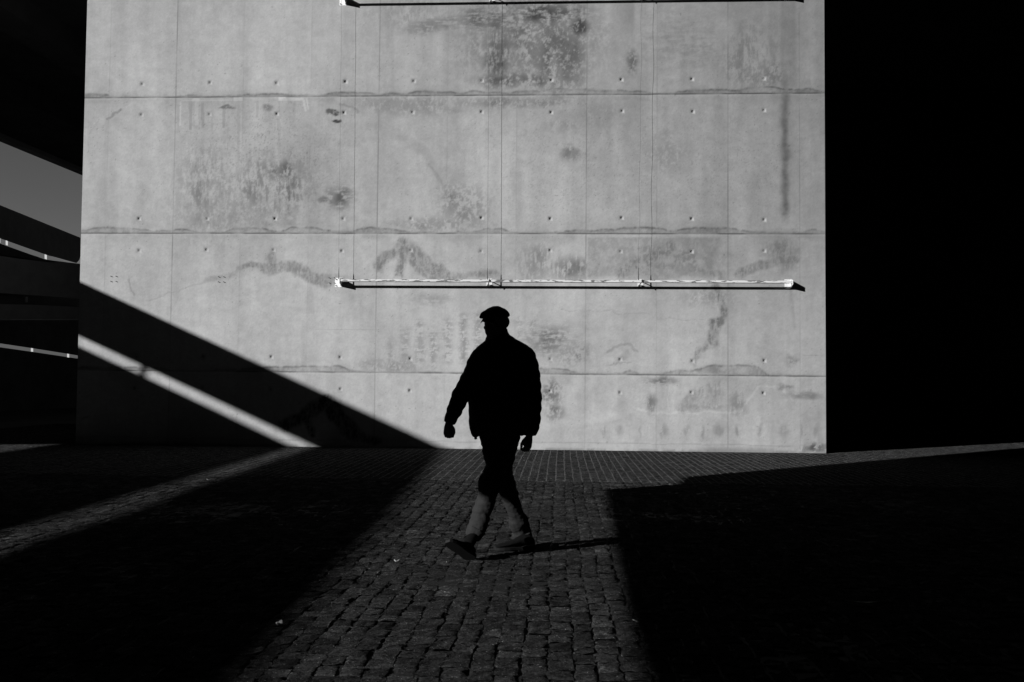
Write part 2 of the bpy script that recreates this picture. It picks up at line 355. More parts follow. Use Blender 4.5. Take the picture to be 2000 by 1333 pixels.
    # lower band
    for x0, y0, y1, a in ((765, 660, 722, .20), (790, 640, 722, .26), (818, 622, 715, .30), (846, 640, 722, .34), (874, 620, 712, .36), (905, 612, 712, .38), (935, 606, 700, .34), (960, 640, 700, .3), (1014, 618, 700, .28), (1038, 620, 690, .32), (1062, 630, 700, .26), (1088, 640, 712, .24)):
        g = np.exp(-((wx - x0) / 8.5) ** 2) * ss(y0 - 8, y0 + 14, wy) * ss(y1 + 12, y1 - 12, wy)
        mx(g * a * th(nh * .6 + n3 * .4, .42, .52))
    mott(blob(1075, 665, 48, 26), .32, .46, nh); mott(blob(1118, 690, 32, 22), .24, .48); mott(blob(760, 716, 60, 14), .18, .46)
    brush(line([(1400, 560), (1412, 590), (1418, 612), (1404, 640), (1392, 672)], 7, 5), .34); brush(line([(1404, 625), (1390, 628), (1388, 668)], 6, 4), .34)
    brush(line([(1385, 672), (1362, 688), (1355, 714)], 5, 4), .26); mott(blob(1385, 580, 45, 18), .16, .48)
    mx(line([(1186, 686), (1215, 676), (1230, 674), (1246, 690)], 2.4, 2) * .24); mx(line([(1228, 690), (1218, 700)], 5, 4) * .2); mx(line([(1188, 714), (1232, 708)], 1.3, 1) * .22)
    mx(line([(1098, 606), (1165, 612), (1195, 606), (1200, 612), (1260, 613), (1290, 622), (1375, 628)], .8, .8) * .16)
    mx(line([(1544, 560), (1552, 640)], 3, 3, False) * .16); mx(line([(1568, 694), (1610, 695)], .8, .8, False) * .2); mott(blob(1545, 702, 12, 10), .2, .45)
    mx(line([(614, 643), (745, 645)], .7, .7, False) * .14)
    mott(blob(835, 585, 40, 10), .14, .42, nh); lt(.07 * blob(1100, 590, 40, 30))
    # bottom band
    brush(line([(1398, 750), (1360, 770), (1330, 800)], 11, 5), .20); brush(blob(1385, 775, 26, 20, ang=-50), .22); mott(blob(1370, 797, 40, 6), .2, .4)
    for x0 in (1298, 1308, 1318, 1402, 1408): lt(line([(x0, 755), (x0 - 4, 800)], 1.3, 1.2) * .10)
    lt(line([(1238, 802), (1330, 808), (1430, 808), (1448, 798), (1484, 757), (1530, 757), (1540, 775), (1550, 784)], 1.8, 2) * .16)
    mx(ss(1420, 1424, X) * blob(1450, 765, 42, 34) * .14); mott(blob(1440, 785, 18, 24), .2, .44, nv); mott(blob(1272, 790, 9, 16), .32, .4, nv)
    mott(blob(1290, 744, 30, 8), .28, .42, nh); mott(blob(1575, 774, 34, 8), .26, .42, nh); mott(blob(1535, 758, 12, 6), .26, .42)
    mx(blob(1180, 765, 26, 20) * .10); mx(blob(1212, 790, 10, 26) * .12); mott(blob(1078, 765, 18, 28), .32, .45, n3); mott(blob(1082, 805, 18, 14), .30, .45, n3)
    lt(.06 * line([(1065, 825), (1130, 830), (1190, 812)], 10, 8)); mx(line([(1145, 832), (1190, 822), (1230, 818)], 5, 5) * .10)
    for x0, y0, x1, y1, wd in ((560, 832, 640, 782, 12), (600, 812, 610, 848, 7), (650, 800, 690, 845, 16), (690, 845, 735, 862, 8)):
        brush(line([(x0, y0), (x1, y1)], wd, 5), .55)
    mx(line([(160, 820), (172, 818)], 2, 2) * .3)
    for i in range(12): mott(blob(1180 + 38 * i + 9 * math.sin(i * 5.1), 842, 5 + 3 * math.sin(i * 2.3), 12), .16, .4, nv)
    # splash line above the paving
    base = z * 114
    yl = 14 + 5 * (fbm(X / 30, 0 * X, 70, 4) - .5)
    mx(np.exp(-((base - yl) / 1.0) ** 2) * .22); mx(ss(7, 0, base) * .40 * th(fbm(X / 18, 0 * X, 71), .3, .6)); mx(ss(14, 2, base) * ss(1330, 1400, X) * ss(1530, 1490, X) * .36)
    mott(blob(1590, 876, 26, 9), .45, .42); lt(ss(10, 6, base) * (base > 3) * ss(1555, 1570, X) * ss(1588, 1584, X) * .1)
    wash = ss(740, 960, X) * ss(1150, 1140, X) * ss(182, 120, Y) * .09 + ss(340, 346, X) * ss(742, 600, X) * (Y > 190) * ss(455, 440, Y) * .05 + ss(1422, 1424, X) * ss(190, 180, Y) * .07
    D = D + wash * (.4 + 1.2 * n2)
    t = t * (1 - D) * (1 + lite)
    # pin holes
    p = th(fbm(X / 1.6, Y / 1.6, 80, 1), .93, .97) * th(fbm(X / 60, Y / 60, 81), .45, .6)
    t *= 1 - .35 * p
    for hx, hz in holes:
        d = np.hypot(u - hx, z - hz); rr = .036
        q = (d < .12)
        if q.any(): t = np.where(q, t * (1 - .14 * ss(.075, .03, d)), t)
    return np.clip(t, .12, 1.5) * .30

T = tone(uu, zz).astype(np.float32)
V = np.stack([uu * cps, WD - uu * sps, zz], -1).reshape(-1, 3)
# a little real waviness and offset between pours
nrm = np.array([-sps, -cps, 0]); dsp = .0016 * (fbm(uu * 3, zz * 3, 90, 3) - .5) * 2
for k, zs in enumerate(SZ): dsp = dsp + np.where((zz > zs), .0012, 0) - .004 * np.exp(-((zz - zs) / .012) ** 2)
V = V + dsp.reshape(-1, 1) * nrm
idx = np.arange(nu * nz).reshape(nu, nz)
keep = np.ones((nu - 1, nz - 1), bool); newV = []; newT = []; newQ = []; nb = nu * nz
for hx, hz in holes:
    i = int(np.argmin(abs(GU - hx))); j = int(np.argmin(abs(GZ - hz)))
    if i < 5 or j < 5 or i > nu - 6 or j > nz - 6: continue
    h = 3; keep[i - h:i + h, j - h:j + h] = False
    loop = [(i - h + k, j - h) for k in range(2 * h)] + [(i + h, j - h + k) for k in range(2 * h)] + [(i + h - k, j + h) for k in range(2 * h)] + [(i - h, j + h - k) for k in range(2 * h)]
    n = len(loop); c = np.array([GU[i], GZ[j]]); prev = [idx[a, b2] for a, b2 in loop]
    ang = [math.atan2(GZ[b2] - c[1], GU[a] - c[0]) for a, b2 in loop]
    hk = random.uniform(.35, 1.0)
    for rr, dep, dk in ((.0235, 0, .95), (.022, .003, .85), (.015, .012, .8), (.007, .014, .65)):
        st_ = nb + len(newV)
        for a in ang:
            q = c + rr * np.array([math.cos(a), math.sin(a)])
            newV.append(np.array([q[0] * cps + dep * sps, WD - q[0] * sps + dep * hk * cps, q[1]])); newT.append(.27 * dk)
        cur = [st_ + k for k in range(n)]
        for k in range(n): newQ.append((prev[k], prev[(k + 1) % n], cur[(k + 1) % n], cur[k]))
        prev = cur
    for k in range(0, n // 2 - 1): newQ.append((prev[k], prev[k + 1], prev[n - 2 - k], prev[n - 1 - k]))
ii, jj = np.nonzero(keep)
Q = np.stack([idx[ii, jj], idx[ii + 1, jj], idx[ii + 1, jj + 1], idx[ii, jj + 1]], -1)
# body of the block: top strip, left, right, back, top
b0 = nb + len(newV); TH = 1.4
ext = [wp(U0, 7.9), wp(U1, 7.9), wp(U1, ZT), wp(U0, ZT), wp(U0, 0), wp(U1, 0), wp(U0, 0, -TH), wp(U1, 0, -TH), wp(U1, ZT, -TH), wp(U0, ZT, -TH)]
eq = [(0, 1, 2, 3), (4, 3, 9, 6), (5, 7, 8, 2), (6, 9, 8, 7), (3, 2, 8, 9)]
Vall = np.vstack([V, np.array(newV), np.array([tuple(e) for e in ext])])
Qall = np.vstack([Q, np.array(newQ), np.array(eq) + b0])
wall = np_mesh('concrete_wall', Vall, Qall, M_wall)
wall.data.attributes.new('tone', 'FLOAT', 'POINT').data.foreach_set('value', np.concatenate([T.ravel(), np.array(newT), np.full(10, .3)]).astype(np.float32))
tag(wall, 'tall stained concrete wall with rows of tie holes, lit by low sun', 'wall')
# anchor studs left in the wall
for cx, cy in ((222, 545), (432, 546), (648, 548)):
    for dx in (-5, 5):
        for dy in (-5, 5):
            u, z = uz(cx + dx, cy + dy); mb = MB(); mb.tube([wp(u, z, -.01), wp(u, z, .024)], .006, 8)
            o = mb.build('anchor_bolt', M_wire); o.parent = wall

# ------------------------------------------------------------------ cable trellis on the wall
tr = empty('cable_trellis', wp(.9, 2.9)); tag(tr, 'rusty white steel rail with vertical wires fixed across the concrete wall', 'trellis')
ul, zl = uz(663, 547.5, .165); ur, zr = uz(1548, 549.5, .165)
zup = zl + 4.935
for nm, z in (('rail', zl), ('rail', zup)):
    mb = MB(); mb.wbox(ul, ur, .150, .170, z - .019, z + .017); mb.wbox(ul, ur, .120, .149, z - .026, z - .0215); o = mb.build(nm, M_rail, tr)
    for s_, ue in ((-1, ul), (1, ur)):
        # wall plate with screws and triangular end cheek
        mb = MB(); c = ue + (-.05 if s_ < 0 else -.03)
        mb.wbox(c - .065, c + .065, .0, .006, z - .105, z + .055); mb.build('mounting_plate', M_steel, tr)
        mb = MB(); cheek = [wp(ue, z + .05, .006), wp(ue, z - .10, .006), wp(ue, z - .045, .18), wp(ue, z + .028, .18)]
        mb.prism(cheek, wp(ue + .006, 0) - wp(ue, 0)); mb.build('end_bracket', M_steel, tr)
        for du in (-.045, .045):
            for dz in (-.08, .03):
                mb = MB(); mb.tube([wp(c + du, z + dz, .006), wp(c + du, z + dz, .022)], .009, 6); mb.build('bolt', M_wire, tr)
    for pxm in (955, 1252):
        um, _ = uz(pxm, 548, .1)
        mb = MB(); mb.wbox(um - .05, um + .05, 0, .006, z - .075, z + .05); mb.build('mounting_plate', M_steel, tr)
        mb = MB(); mb.tube([wp(um - .02, z + .03, .006), wp(um + .012, z + .004, .19)], .008, 6)
        mb.tube([wp(um - .02, z - .055, .006), wp(um + .012, z - .004, .19)], .008, 6)
        mb.tube([wp(um + .012, z + .03, .18), wp(um + .012, z - .03, .18)], .007, 6); mb.build('bracket', M_wire, tr)
        for du in (-.035, .035):
            for dz in (-.06, .035):
                mb = MB(); mb.tube([wp(um + du, z + dz, .006), wp(um + du, z + dz, .02)], .008, 6); mb.build('bolt', M_wire, tr)
for (pb, pt_, wob, r0) in ((661.5, 667, .002, .0017), (952, 955, .001, .0020), (1247, 1253.5, .008, .0017)):
    ub, _ = uz(pb, 548, .165); ut, _ = uz(pt_, 3, .165); pts = []; n = 60
    for k in range(n + 1):
        q = k / n; z = zl + .02 + (zup - zl - .04) * q
        pts.append(wp(ub + (ut - ub) * q + wob * math.sin(q * 23 + pb) * (1 + .5 * math.sin(q * 9)), z, .165 + .3 * wob * math.sin(q * 17)))
    mb = MB(); mb.tube(pts, r0, 6); mb.build('wire', M_wire, tr)
    mb = MB(); mb.tube([wp(ub, zl + .02, .165), wp(ub, zl + .11, .165), wp(ub, zl + .22, .165)], [.009, .008, .004], 6); mb.build('tensioner', M_wire, tr)

# ------------------------------------------------------------------ ground
BAND = -5.0                                        # m in front of the wall where the cleaner band of setts begins
def wcoord(x, y): return x * cps - (y - WD) * sps, x * sps + (y - WD) * cps      # along the wall, towards/behind it
def gpos(a, b): return a * cps + b * sps, WD - a * sps + b * cps
# soil sheet under the stones (fine) plus the wide sheet
ga = np.arange(-13, 13.01, .12); gb = np.arange(-14.6, 8.01, .12); A_, B_ = np.meshgrid(ga, gb, indexing='ij')
X_, Y_ = gpos(A_, B_); zsoil = np.where(B_ > BAND, -.0045, -.0050) + .004 * (fbm(A_ * 2, B_ * 2, 101) - .5)
ix = np.arange(A_.size).reshape(A_.shape)
Qg = np.stack([ix[:-1, :-1], ix[1:, :-1], ix[1:, 1:], ix[:-1, 1:]], -1).reshape(-1, 4)
soil = np_mesh('ground', np.stack([X_, Y_, zsoil], -1).reshape(-1, 3), Qg, M_soil, True)
soil.data.attributes.new('tone', 'FLOAT', 'POINT').data.foreach_set('value', np.where((B_ > BAND + .05) & (np.abs(X_) < .56 * Y_ + .3), .070, .012).astype(np.float32).ravel())
tag(soil, kind='structure')
mb = MB(); mb.add([(-400, -400, -.03), (400, -400, -.03), (400, 600, -.03), (-400, 600, -.03)], [(0, 1, 2, 3)])
far = mb.build('ground', M_dark); tag(far, kind='structure')
# stones
cols = []; a = -11.5
while a < 11.5:
    wdt = RS.uniform(.092, .118); cols.append((a, wdt)); a += wdt
stones = []
for ci, (a0, wdt) in enumerate(cols):
    b = -14.2 + RS.uniform(0, .1)
    while b < 6.5:
        inb = b > BAND; ln = RS.uniform(.125, .175) if inb else RS.uniform(.10, .145)
        if not inb and b + ln > BAND: ln = max(.06, BAND - b)
        x, y = gpos(a0 + wdt / 2, b + ln / 2)
        if y > 2.6 and abs(x) < .56 * y + .3 and not (b > -.02 and U0 - .1 < a0 < U1 + .1 and b < TH + .1) and not (b + ln > -.005 and U0 - .05 < a0 < U1 + .05 and b < TH):
            stones.append((a0, wdt, b, ln, inb))
        b += ln
S = np.array([s[:4] for s in stones]); inb = np.array([s[4] for s in stones]); n = len(S)
wob = np.where(inb, .3, 1.0)
gap = np.where(inb, .0028, .0026)
NL = 6; lvl = np.array([0, .07, .33, .67, .93, 1.0])
J = RS.normal(0, 1, (n, NL, NL, 2)) * (.0036 * wob)[:, None, None, None]
gx = (gap * RS.uniform(.0, 1.5, n))[:, None, None]; gy = (gap * RS.uniform(-.2, .9, n))[:, None, None]
Ag = S[:, 0, None, None] + gx + (S[:, 1, None, None] - 2 * gx) * lvl[None, :, None] + J[..., 0]
Bg = S[:, 2, None, None] + gy + (S[:, 3, None, None] - 1.5 * gy) * lvl[None, None, :] + J[..., 1]
Ag = Ag + (RS.normal(0, .004, n) * wob)[:, None, None]
drift = (.05 * (vn(Bg * .5, Ag * .35, 110) - .5) + .03 * (vn(Bg * 2.1, Ag * 1.2, 111) - .5)) * np.where(inb, .2, 1)[:, None, None]
Ag = Ag + drift
ring = np.ones((NL, NL), bool); ring[1:-1, 1:-1] = False
hs = RS.normal(0, .0014, n) * np.where(inb, .35, 1); tx = RS.normal(0, .014, n) * np.where(inb, .3, 1); ty = RS.normal(0, .014, n) * np.where(inb, .3, 1)
Zg = hs[:, None, None] + tx[:, None, None] * (lvl[None, :, None] - .5) * .1 + ty[:, None, None] * (lvl[None, None, :] - .5) * .1
Zg = Zg + RS.normal(0, .0024, (n, NL, NL)) * wob[:, None, None]
colr = np.zeros((NL, NL)); colr[[0, -1], :] = 1; colr[1:-1, [0, -1]] = .22
Zg -= colr[None] * (np.where(inb, .0012, .0062) * RS.uniform(.0, 1.15, n) ** 2)[:, None, None]
Zg += .012 * (fbm(Ag * .7, Bg * .7, 112, 2) - .5) * np.where(inb, .2, 1)[:, None, None]
Xg, Yg = gpos(Ag, Bg)
Vs = np.stack([Xg, Yg, Zg + .001], -1).reshape(-1, 3)
q = np.arange(NL * NL).reshape(NL, NL); q9 = np.stack([q[:-1, :-1], q[1:, :-1], q[1:, 1:], q[:-1, 1:]], -1).reshape(-1, 4)
Qs = (q9[None] + (np.arange(n) * NL * NL)[:, None, None]).reshape(-1, 4)
pav = np_mesh('pavement', Vs, Qs, M_sett, True)
tn = np.where(inb, .023, .027) * np.exp(RS.normal(0, .20, n)) * (1 + .35 * (fbm(S[:, 0] * .8, S[:, 2] * .8, 113) - .5))
tn = np.where(inb & (S[:, 2] < BAND + .16), tn * 1.25, tn)
tv = np.repeat(tn, NL * NL).reshape(n, NL, NL); tv = tv * np.exp(RS.normal(0, .30, tv.shape))
tv = np.where(inb[:, None, None] & ring[None], .20 * RS.uniform(.2, 1.2, tv.shape), tv)
pav.data.attributes.new('tone', 'FLOAT', 'POINT').data.foreach_set('value', tv.astype(np.float32).ravel())
tag(pav, kind='structure')

# ------------------------------------------------------------------ viaducts and what closes the place in
def slab(name, poly, z0, z1, mat_, label, cat='viaduct', group=None):
    mb = MB(); mb.prism([(x, y, z0) for x, y in poly], (0, 0, z1 - z0)); o = mb.build(name, mat_); tag(o, label, cat, group); return o
# deck carried on the wall and running away behind it; its lower left edge crosses the upper left of the frame
def at_h(x, y, z):
    d = ray(x, y); P = CAMP + d * (z - CH) / d[2]; return P[0], P[1]
zD = 8.9
e0, e1 = at_h(0, 277, zD), at_h(163, 344, zD)
dv = (e1[0] - e0[0], e1[1] - e0[1])
k0 = (e0[1] - 16.9) / dv[1]; e00 = (e0[0] - dv[0] * k0, e0[1] - dv[1] * k0); e2 = (e1[0] + dv[0] * 9, e1[1] + dv[1] * 9)
vd = empty('viaduct', (0, 30, zD)); tag(vd, 'dark underside of a wide viaduct deck running away behind the wall, upper left', 'viaduct')
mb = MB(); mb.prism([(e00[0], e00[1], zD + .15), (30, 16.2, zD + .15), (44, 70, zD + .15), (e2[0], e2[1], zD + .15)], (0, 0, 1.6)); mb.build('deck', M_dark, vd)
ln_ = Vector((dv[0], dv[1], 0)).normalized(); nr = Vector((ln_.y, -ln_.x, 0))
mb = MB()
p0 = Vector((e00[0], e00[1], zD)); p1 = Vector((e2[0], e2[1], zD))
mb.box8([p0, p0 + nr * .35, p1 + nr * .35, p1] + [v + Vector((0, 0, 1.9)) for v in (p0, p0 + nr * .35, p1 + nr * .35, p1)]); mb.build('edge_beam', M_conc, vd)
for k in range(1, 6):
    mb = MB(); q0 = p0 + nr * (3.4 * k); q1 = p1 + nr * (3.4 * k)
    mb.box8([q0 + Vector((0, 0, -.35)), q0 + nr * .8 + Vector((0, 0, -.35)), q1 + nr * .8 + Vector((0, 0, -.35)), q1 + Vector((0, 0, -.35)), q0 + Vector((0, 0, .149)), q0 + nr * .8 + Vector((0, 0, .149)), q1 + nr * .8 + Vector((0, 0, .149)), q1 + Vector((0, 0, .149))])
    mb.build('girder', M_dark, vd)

# panels built from a picture position and a real distance, with thickness
def face_strip(parent, name, tops, bots, Ys, th, mat_, n0=0):
    """wall-like band: tops/bots are picture positions of its face, Ys the distances of those positions"""
    A = [Vector(atY(x, y, Y)) for (x, y), Y in zip(tops, Ys)]; B = [Vector(atY(x, y, Y)) for (x, y), Y in zip(bots, Ys)]
    mb = MB(); dr = (A[-1] - A[0]); back = Vector((dr.y, -dr.x, 0)).normalized()
    if back.y < 0: back = -back
    if abs(back.x) > abs(back.y): back = Vector((-abs(back.x), back.y, 0))
    back *= th
    V_ = []; 
    for a_, b_ in zip(A, B): V_ += [b_, a_, a_ + back, b_ + back]
    k = len(A); F = []
    for i in range(k - 1):
        for j in range(4): F.append((4 * i + j, 4 * i + (j + 1) % 4, 4 * i + 4 + (j + 1) % 4, 4 * i + 4 + j))
    F += [(0, 3, 2, 1), (4 * k - 4, 4 * k - 3, 4 * k - 2, 4 * k - 1)]
    mb.add(V_, F); return mb.build(name, mat_, parent)
def sheet(parent, name, tops, bots, Ys, mat_):
    A = [atY(x, y, Y) for (x, y), Y in zip(tops, Ys)]; B = [atY(x, y, Y) for (x, y), Y in zip(bots, Ys)]; k = len(A)
    o = mesh_obj(name, A + B, [(i, i + 1, k + i + 1, k + i) for i in range(k - 1)], mat_); adopt(o, parent); return o
def lin(a, b, t): return a + (b - a) * t
# upper ramp: line of sight positions by fraction
def along(x, x0, Y0, x1, Y1):
    # distance of picture column x on the straight plan line between two columns
    P = atY(x0, 700, Y0); Qp = atY(x1, 700, Y1); k = (x - 1000) / FPX
    t = (k * P[1] - P[0]) / ((Qp[0] - P[0]) - k * (Qp[1] - P[1])); return lin(P[1], Qp[1], t)
r1 = empty('ramp', tuple(atY(60, 500, 36))); tag(r1, 'curved concrete ramp with dark parapet panels against the sky, topmost of the three', 'ramp', 'stacked ramps left of the wall')
Y1 = lambda x: along(x, 0, 33, 157, 41)
topl = lambda x: 401 + .4055 * x; botl = lambda x: 464.6 + .358 * x
for xa, xb in ((-160, -84), (-83.8, 15.6), (15.8, 91.9), (92.1, 157)):
    if xb < 157: face_strip(r1, 'parapet_panel', [(xa, topl(xa)), (xb, topl(xb))], [(xa, botl(xa)), (xb, botl(xb))], [Y1(xa), Y1(xb)], .06, M_panel)
    else:
        face_strip(r1, 'parapet_panel', [(xa, topl(xa)), (150, topl(150)), (155, topl(155)), (157.2, topl(157.2))], [(xa, botl(xa)), (150, 513.8), (155, 508), (157.2, 501)], [Y1(xa), Y1(150), Y1(155), Y1(157)], .06, M_panel)
xs = [-160, 0, 60, 100, 133]
sb1 = lambda x: botl(x) + (11 if x < 90 else lin(10, 1, (x - 90) / 43))
segs = [(-160, -4), (0.6, 11), (15.4, 87), (91.6, 133)]
for xa, xb in segs:
    xx = [x for x in np.linspace(xa, xb, 6)]; sheet(r1, 'lit_edge_sheet', [(x, botl(x) + .4) for x in xx], [(x, sb1(x)) for x in xx], [Y1(x) - .01 for x in xx], M_edge_lit)  # the deck edge's brightness is put into these translucent sheets
for xa, xb in ((-3.9, .5), (11.1, 15.3), (87.1, 91.5)):
    sheet(r1, 'joint_sun_patch', [(x, botl(x) + .6) for x in (xa, xb)], [(x, botl(x) + 10) for x in (xa, xb)], [Y1(x) - .01 for x in (xa, xb)], M_sunpatch)  # sun falling through the joints, painted as bright translucent sheets
t2 = lambda x: 495 + .15 * x if x < 60 else 504 + .122 * (x - 60)
xs = [-160, 0, 30, 60, 90, 115]
face_strip(r1, 'deck', [(x, sb1(x) + .4) for x in xs], [(x, max(t2(x) + 2, sb1(x) + 1.5)) for x in xs], [Y1(x) + .3 for x in xs], .4, M_dark)
# middle ramp
r2 = empty('ramp', tuple(atY(60, 560, 29))); tag(r2, 'dark concrete ramp parapet in the middle of the three stacked ramps', 'ramp', 'stacked ramps left of the wall')
Y2 = lambda x: along(x, 0, 42, 158, 44.2)
t2 = lambda x: 495 + .15 * x if x < 60 else 504 + .122 * (x - 60); b2 = lambda x: 573 + .066 * x
for xa, xb in ((-160, -42), (-41.8, 56.7), (56.9, 147.7), (147.9, 158)):
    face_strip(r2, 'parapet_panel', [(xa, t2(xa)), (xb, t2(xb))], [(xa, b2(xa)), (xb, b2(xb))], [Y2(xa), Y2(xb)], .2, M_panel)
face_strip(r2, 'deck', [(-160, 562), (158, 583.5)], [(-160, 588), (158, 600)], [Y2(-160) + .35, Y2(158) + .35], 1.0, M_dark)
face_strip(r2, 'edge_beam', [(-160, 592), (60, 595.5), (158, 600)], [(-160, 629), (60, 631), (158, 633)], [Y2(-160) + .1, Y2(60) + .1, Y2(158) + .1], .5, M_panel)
face_strip(r2, 'joint_mark', [(50.5, 580), (54.5, 580)], [(50.5, 591), (54.5, 591)], [Y2(52) - .05, Y2(54)], .1, M_panel)  # block added for the faint sun patch at the joint
# lower ramp
r3 = empty('ramp', tuple(atY(60, 660, 30))); tag(r3, 'lowest ramp parapet above a pale edge strip, over the black opening', 'ramp', 'stacked ramps left of the wall')
Y3 = lambda x: along(x, 0, 26, 155, 31.5)
t3 = lambda x: 637 + .0 * x; b3 = lambda x: 669.3 + .15 * x + .00005 * x * x
for xa, xb in ((-160, -10), (-9.8, 65.9), (66.1, 136.1), (136.3, 157)):
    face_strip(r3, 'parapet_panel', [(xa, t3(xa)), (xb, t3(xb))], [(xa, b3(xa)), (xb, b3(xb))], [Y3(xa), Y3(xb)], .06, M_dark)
xs = [-160, -60, 0, 60, 110, 157]
for xa, xb in ((-160, 60.2), (64.9, 130.9), (135.3, 157)):
    xx = [x for x in np.linspace(xa, xb, 7)]; sheet(r3, 'lit_edge_sheet', [(x, b3(x) + .4) for x in xx], [(x, b3(x) + lin(9.3, 7.6, x / 157)) for x in xx], [Y3(x) - .01 for x in xx], M_edge_lit)
for xa, xb in ((60.3, 64.8), (131, 135.2)):
    sheet(r3, 'joint_sun_patch', [(x, b3(x) + .6) for x in (xa, xb)], [(x, b3(x) + 8.4) for x in (xa, xb)], [Y3(x) - .01 for x in (xa, xb)], M_sunpatch)
face_strip(r3, 'deck', [(-160, 625), (157, 625)], [(-160, 640), (157, 645)], [Y3(-160) + .5, Y3(157) + .5], .4, M_dark)
# dark slab added where the opening under the lowest ramp is only shade
mb = MB(); Pa = Vector(atY(-420, 700, 24)); Pb = Vector(atY(420, 700, 46))
mb.box8([(Pa.x, Pa.y, -.02), (Pb.x, Pb.y, -.02), (Pb.x, Pb.y + 1, -.02), (Pa.x, Pa.y + 1, -.02), (Pa.x, Pa.y, 2.35), (Pb.x, Pb.y, 3.2), (Pb.x, Pb.y + 1, 3.2), (Pa.x, Pa.y + 1, 2.35)])
tag(mb.build('opening_backing', M_dark), 'added dark slab for the black shaded opening under the lowest ramp, far left', 'wall')
mb = MB(); mb.box(3.5, 46, 25, 26, -.02, 9.0); mb.build('tmp', M_dark)  # added dark slab closing the shaded void behind the wall
tag(bpy.data.objects['tmp'], 'added dark slab filling the shaded void right of the sunlit wall', 'wall'); bpy.data.objects['tmp'].name = 'dark_backing'

# footprints of shade on the ground -> slabs at their height
def shade2(pts, t):
    """plan of a slab t thick whose shadow outline is pts: left side from its lower edge, right side (first half flag) from its upper edge"""
    return [(x - KX * (z0 + (t if r else 0)), y - KY * (z0 + (t if r else 0))) for x, y, z0, r in pts]
def shade(poly, z): return [(x - KX * z, y - KY * z) for x, y in poly]
zA = 5.2
tS = .22
A_poly = shade2([(x, y, zA, 1) for x, y in ((-1.0, -14), (-1.0, 6), (-1.04, 12), (-1.12, 16.2), (-1.10, 18), (-1.05, 21), (-1.0, 25))] + [(x, y, zA, 0) for x, y in ((-3.25, 25), (-3.25, 19.5), (-3.31, 17.8), (-3.39, 16.4), (-3.42, 14), (-3.42, 8), (-3.46, 5), (-3.46, -14))], tS)
slab('footbridge', A_poly, zA, zA + tS, M_conc, 'narrow concrete footbridge left of the yard, out of the picture, throwing the broad diagonal shadow', 'bridge')
L_poly = shade2([(x, y, zA, 1) for x, y in ((-3.80, -14), (-3.80, 8), (-3.76, 12), (-3.74, 16.4), (-3.69, 17.5), (-3.65, 19), (-3.65, 25))] + [(-7.88, 25, zA, 0), (-7.88, -14, zA, 0)], tS)
lb = slab('footbridge', L_poly, zA, zA + tS, M_conc, 'second wider footbridge beside the first with a sunlit gap between, out of the picture', 'bridge')
mb = MB(); yb = 18.46 - KY * zA; xb = -3.43 - KX * zA; bx, by = .874, .486
mb.prism([(xb + bx * l_ - by * w_, yb + by * l_ + bx * w_, zA + .08) for l_, w_ in ((-.8, -.038), (.8, -.038), (.8, .038), (-.8, .038))], (0, 0, .04))
adopt(mb.build('crossbeam', M_conc), lb)
mb = MB(); mb.box(xb - .5, xb + .5, -14.5 - .1, -14.5 + .1, zA + .02, zA + .2); adopt(mb.build('crossbeam', M_conc), lb)
for yy in (-20, -4, 12):
    mb = MB(); mb.tube([(-6 - KX * zA, yy, 0), (-6 - KX * zA, yy, zA + .01)], .35, 16); adopt(mb.build('column', M_conc), lb)
slab('shade_slab_left', shade([(-7.85, 16.45), (-9, 16.2), (-60, 16.2), (-60, 64), (-12.3, 64), (-12.3, 26.8), (-7.85, 26.4)], 9.5), 9.5, 10.3, M_conc, 'added slab left of the picture shading the ramps', 'shade_slab')  # added slab, out of view, keeping sun off the left background
# hanging concrete wall at the left of the camera, lower edge about 2.4 m up, and added covers against sky light
mb = MB(); px_ = -4.75
yz = [(-22, 2.1), (.28, 2.295), (1.77, 2.333), (3.4, 2.392), (6.62, 2.508), (6.60, 2.90), (7.27, 3.0), (8.29, 6.21), (8.55, 7.1), (8.55, 7.6), (-22, 7.6)]
mb.prism([(px_, y, z) for y, z in yz], (.25, 0, 0))
hw = mb.build('hanging_wall', M_dark); tag(hw, 'concrete upstand hanging left of the camera, out of the picture', 'wall')
slab('sky_blocker', [(22, 12.4), (-1.0, 12.4), (-1.0, 11.2), (-13, 2.6), (-15.3, .6), (-21, -4.5), (-23.3, -8), (-23.3, -30), (22, -30)], 11.0, 11.5, M_dark, 'added high slab blocking sky light above the yard, out of the picture', 'sky_blocker')  # added to block sky light; its edge clears the sun's path
# added cover far overhead to block sky light; its single opening passes the sun
Z3 = 30
for pl in ([(-44.5, -80), (70, -80), (70, 58), (-44.5, 58)], [(-130, -80), (-44.7, -80), (-44.7, -44), (-130, -44)], [(-130, 7), (-44.7, 7), (-44.7, 40), (-130, 40)], [(-130, -43.8), (-84, -43.8), (-84, 6.8), (-130, 6.8)]):
    mb = MB(); mb.prism([(x, y, Z3) for x, y in pl], (0, 0, 1)); o = mb.build('sky_cover_section', M_dark)
    if pl[0][0] == -44.5: hv = empty('sky_cover', (0, 0, Z3)); tag(hv, 'added cover far overhead with one opening for the sun, out of the picture', 'deck')
    adopt(o, hv)
mb = MB(); mb.box(-66, -62, -62, 15, 0, 18); tag(mb.build('sky_screen', M_dark), 'long added block against low sky light left of the yard, out of the picture', 'light blocker')  # added block, unseen, cutting low sky light from the left
mb = MB(); mb.box(-62, 40, -66, -62, 0, 22); tag(mb.build('sky_screen', M_dark), 'added dark block against low sky light far behind the camera, out of the picture', 'light blocker')  # second added block, against low sky light from behind
